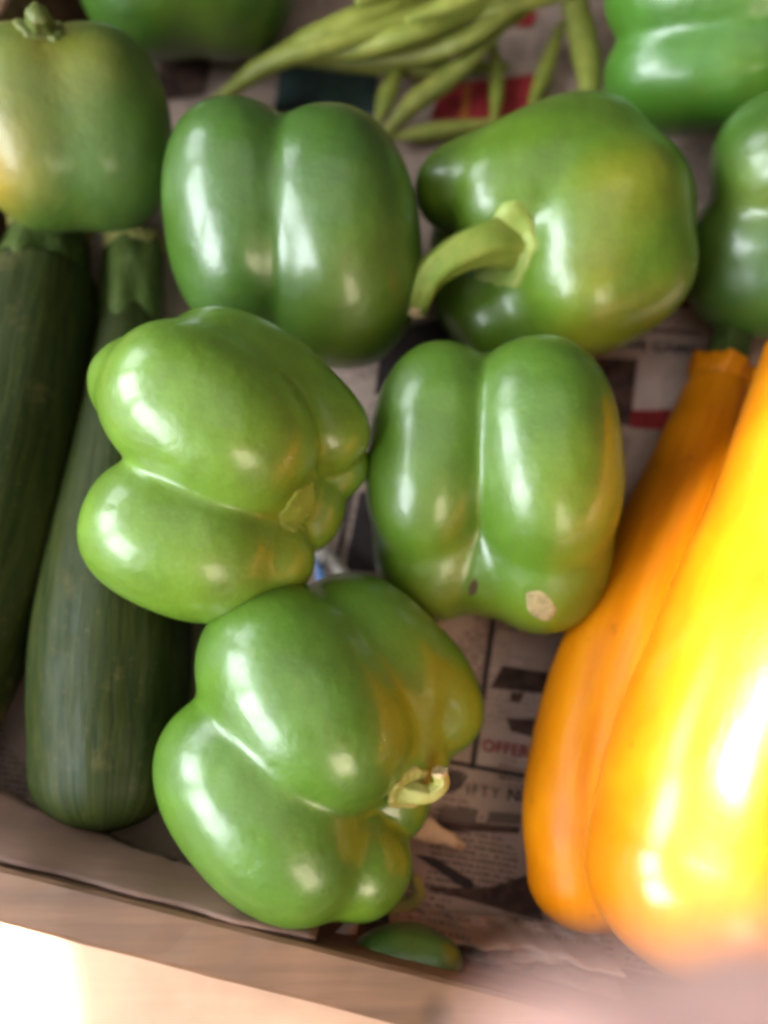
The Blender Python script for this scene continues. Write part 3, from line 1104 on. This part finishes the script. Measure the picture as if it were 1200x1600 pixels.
def scrap(label, pts, zs, mat, seed, name='paper_scrap', cat='paper scrap'):
    base = [on_z(x, y, z) for (x, y), z in zip(pts, zs)]
    n = len(base)
    cen = np.mean(base, axis=0)
    vv, ff = [cen + np.array([0, 0, 0.0012])], []
    rs = np.random.RandomState(seed)
    ring = []
    for i in range(n):
        a, b = base[i], base[(i + 1) % n]
        for k in range(6):
            ring.append(a * (1 - k / 6) + b * k / 6 + rs.normal(size=3) * 0.00025)
    m = len(ring)
    for s in (0.5, 1.0):
        for p in ring:
            vv.append(cen + (p - cen) * s + np.array([0, 0, 0.0008 * (1 - s) + rs.normal() * 0.0002]))
    for i in range(m):
        ff.append((0, 1 + i, 1 + (i + 1) % m))
        ff.append((1 + i, 1 + m + i, 1 + m + (i + 1) % m, 1 + (i + 1) % m))
    o = mesh_obj(name, vv, ff, mat)
    md = o.modifiers.new('thickness', 'SOLIDIFY')
    md.thickness = 0.0003
    return tag(o, label, cat)


TORN = plain('torn_paper', (0.78, 0.55, 0.36), 0.85, 200, 0.15)
TORNW = plain('torn_pale_paper', (0.72, 0.62, 0.55), 0.85, 200, 0.12)
BLUE = plain('blue_plastic', (0.20, 0.38, 0.80), 0.35, 100, 0.2)
scrap('pale torn triangle of paper beside the hooked stalk of the front pepper', [(640, 1268), (668, 1275), (728, 1318), (722, 1328), (632, 1306)], [.010, .010, .006, .006, .010], TORN, 3)
scrap('pinkish torn strip of paper between the middle peppers', [(470, 858), (505, 850), (560, 905), (552, 925), (520, 900), (468, 875)], [.007] * 6, TORNW, 4)
scrap('small blue plastic chip between the left and front peppers', [(492, 875), (500, 872), (512, 915), (496, 918)], [.010] * 4, BLUE, 5, 'plastic_chip', 'plastic chip')
scrap('bit of dry husk just under the corky scarred pepper', [(672, 975), (690, 968), (694, 982), (678, 990)], [.008] * 4, TORN, 6, 'dry_husk', 'husk')
scrap('bit of dry husk above the front pepper', [(612, 938), (634, 942), (640, 956), (622, 960)], [.02] * 4, TORN, 7, 'dry_husk', 'husk')
scrap('greyish torn film at the foot of the front pepper', [(560, 1430), (552, 1478), (500, 1492), (530, 1450)], [.03, .02, .03, .03], TORNW, 8, 'torn_film', 'film')

# dry curled stalk lying by the front pepper
pts = [on_z(x, y, z) for x, y, z in ((648, 1372, .012), (655, 1395, .010), (640, 1412, .008), (612, 1418, .008), (606, 1402, .010))]
v, f, uvw = sweep(pts, [0.0018, 0.0022, 0.0024, 0.0024, 0.0030], n=30, seg=14, shape=lambda a, t: 1 + 0.12 * math.cos(5 * a))
tag(mesh_obj('dry_stalk', v, f, STALK_PALE), 'loose curled dry stalk lying below the front pepper', 'stalk')

# ------------------------------------------------------------------ the photographer's hand at the lens
SKIN = plain('skin', (0.78, 0.46, 0.40), 0.5, 120, 0.08, 0.15)


def campt(x, y, depth):
    return C + ray(x, y) * depth


tubes = []


def limb(pts, rad):
    v, f, _ = sweep(pts, rad, n=26, seg=22)
    tubes.append((v, f))


tip = campt(955, 1800, 0.036)
k1 = campt(1340, 1775, 0.037)
base = np.array([0.054, tip[1] - 0.034, tip[2] + 0.004])
limb([tip, (tip + k1) / 2, k1, k1 * 0.5 + base * 0.5 + np.array([0.003, 0.003, 0]), base], [0.0074, 0.0080, 0.0086, 0.0092, 0.0100])
for q, (dy, L, r) in enumerate(((-0.021, 0.026, 0.0094), (-0.041, 0.024, 0.0088), (-0.058, 0.020, 0.0078))):
    b0 = base + np.array([0.002 + 0.003 * q, dy, 0.002])
    limb([b0, b0 + np.array([-L, -0.002, 0.014]), b0 + np.array([-L * 1.05, -0.003, 0.034]), b0 + np.array([-L * 0.3, -0.003, 0.042])], [r * 1.05, r, r * 0.95, r * 0.85])
limb([base + np.array([0.045, -0.006, 0.012]), base + np.array([0.030, 0.008, 0.030]), base + np.array([0.010, 0.012, 0.044]), base + np.array([-0.010, 0.010, 0.054])], [0.014, 0.012, 0.0105, 0.0085])
for dy, r in ((0.0, 0.0115), (-0.02, 0.0120), (-0.04, 0.0118), (-0.056, 0.0105)):
    limb([base + np.array([0, dy, 0.001]), base + np.array([0.035, dy * 0.9 - 0.008, 0.005]), base + np.array([0.072, dy * 0.65 - 0.024, 0.006])], [r, r * 1.15, r * 1.2])
limb([base + np.array([0.066, -0.044, 0.006]), base + np.array([0.10, -0.07, 0.006]), base + np.array([0.16, -0.15, 0.01])], [0.022, 0.023, 0.030])
vv, ff, off = [], [], 0
for v, f in tubes:
    vv.append(v)
    ff += [tuple(i + off for i in q) for q in f]
    off += len(v)
hand_root = empty('person', (float(base[0] + 0.05), float(base[1] - 0.03), float(base[2] - 0.02)), "photographer's fingertip and hand close to the lens at the bottom right", 'person')
hand = mesh_obj('hand', np.vstack(vv), ff, SKIN, hand_root)
rm = hand.modifiers.new('skin', 'REMESH')
rm.mode = 'VOXEL'
rm.voxel_size = 0.0011
rm.use_smooth_shade = True
sm = hand.modifiers.new('soft', 'SMOOTH')
sm.factor = 0.5
sm.iterations = 10
NAIL = plain('nail', (0.72, 0.45, 0.40), 0.3, 200, 0.05)
v, f, _ = sweep([tip + np.array([-0.003, 0.0, 0.0072]), tip + np.array([0.003, 0.0, 0.0078]), tip + np.array([0.008, 0, 0.0078])], [0.0030, 0.0042, 0.0036], n=16, seg=20)
v[:, 2] = tip[2] + 0.0066 + (v[:, 2] - tip[2] - 0.0066) * 0.45
mesh_obj('nail', v, f, NAIL, hand_root)
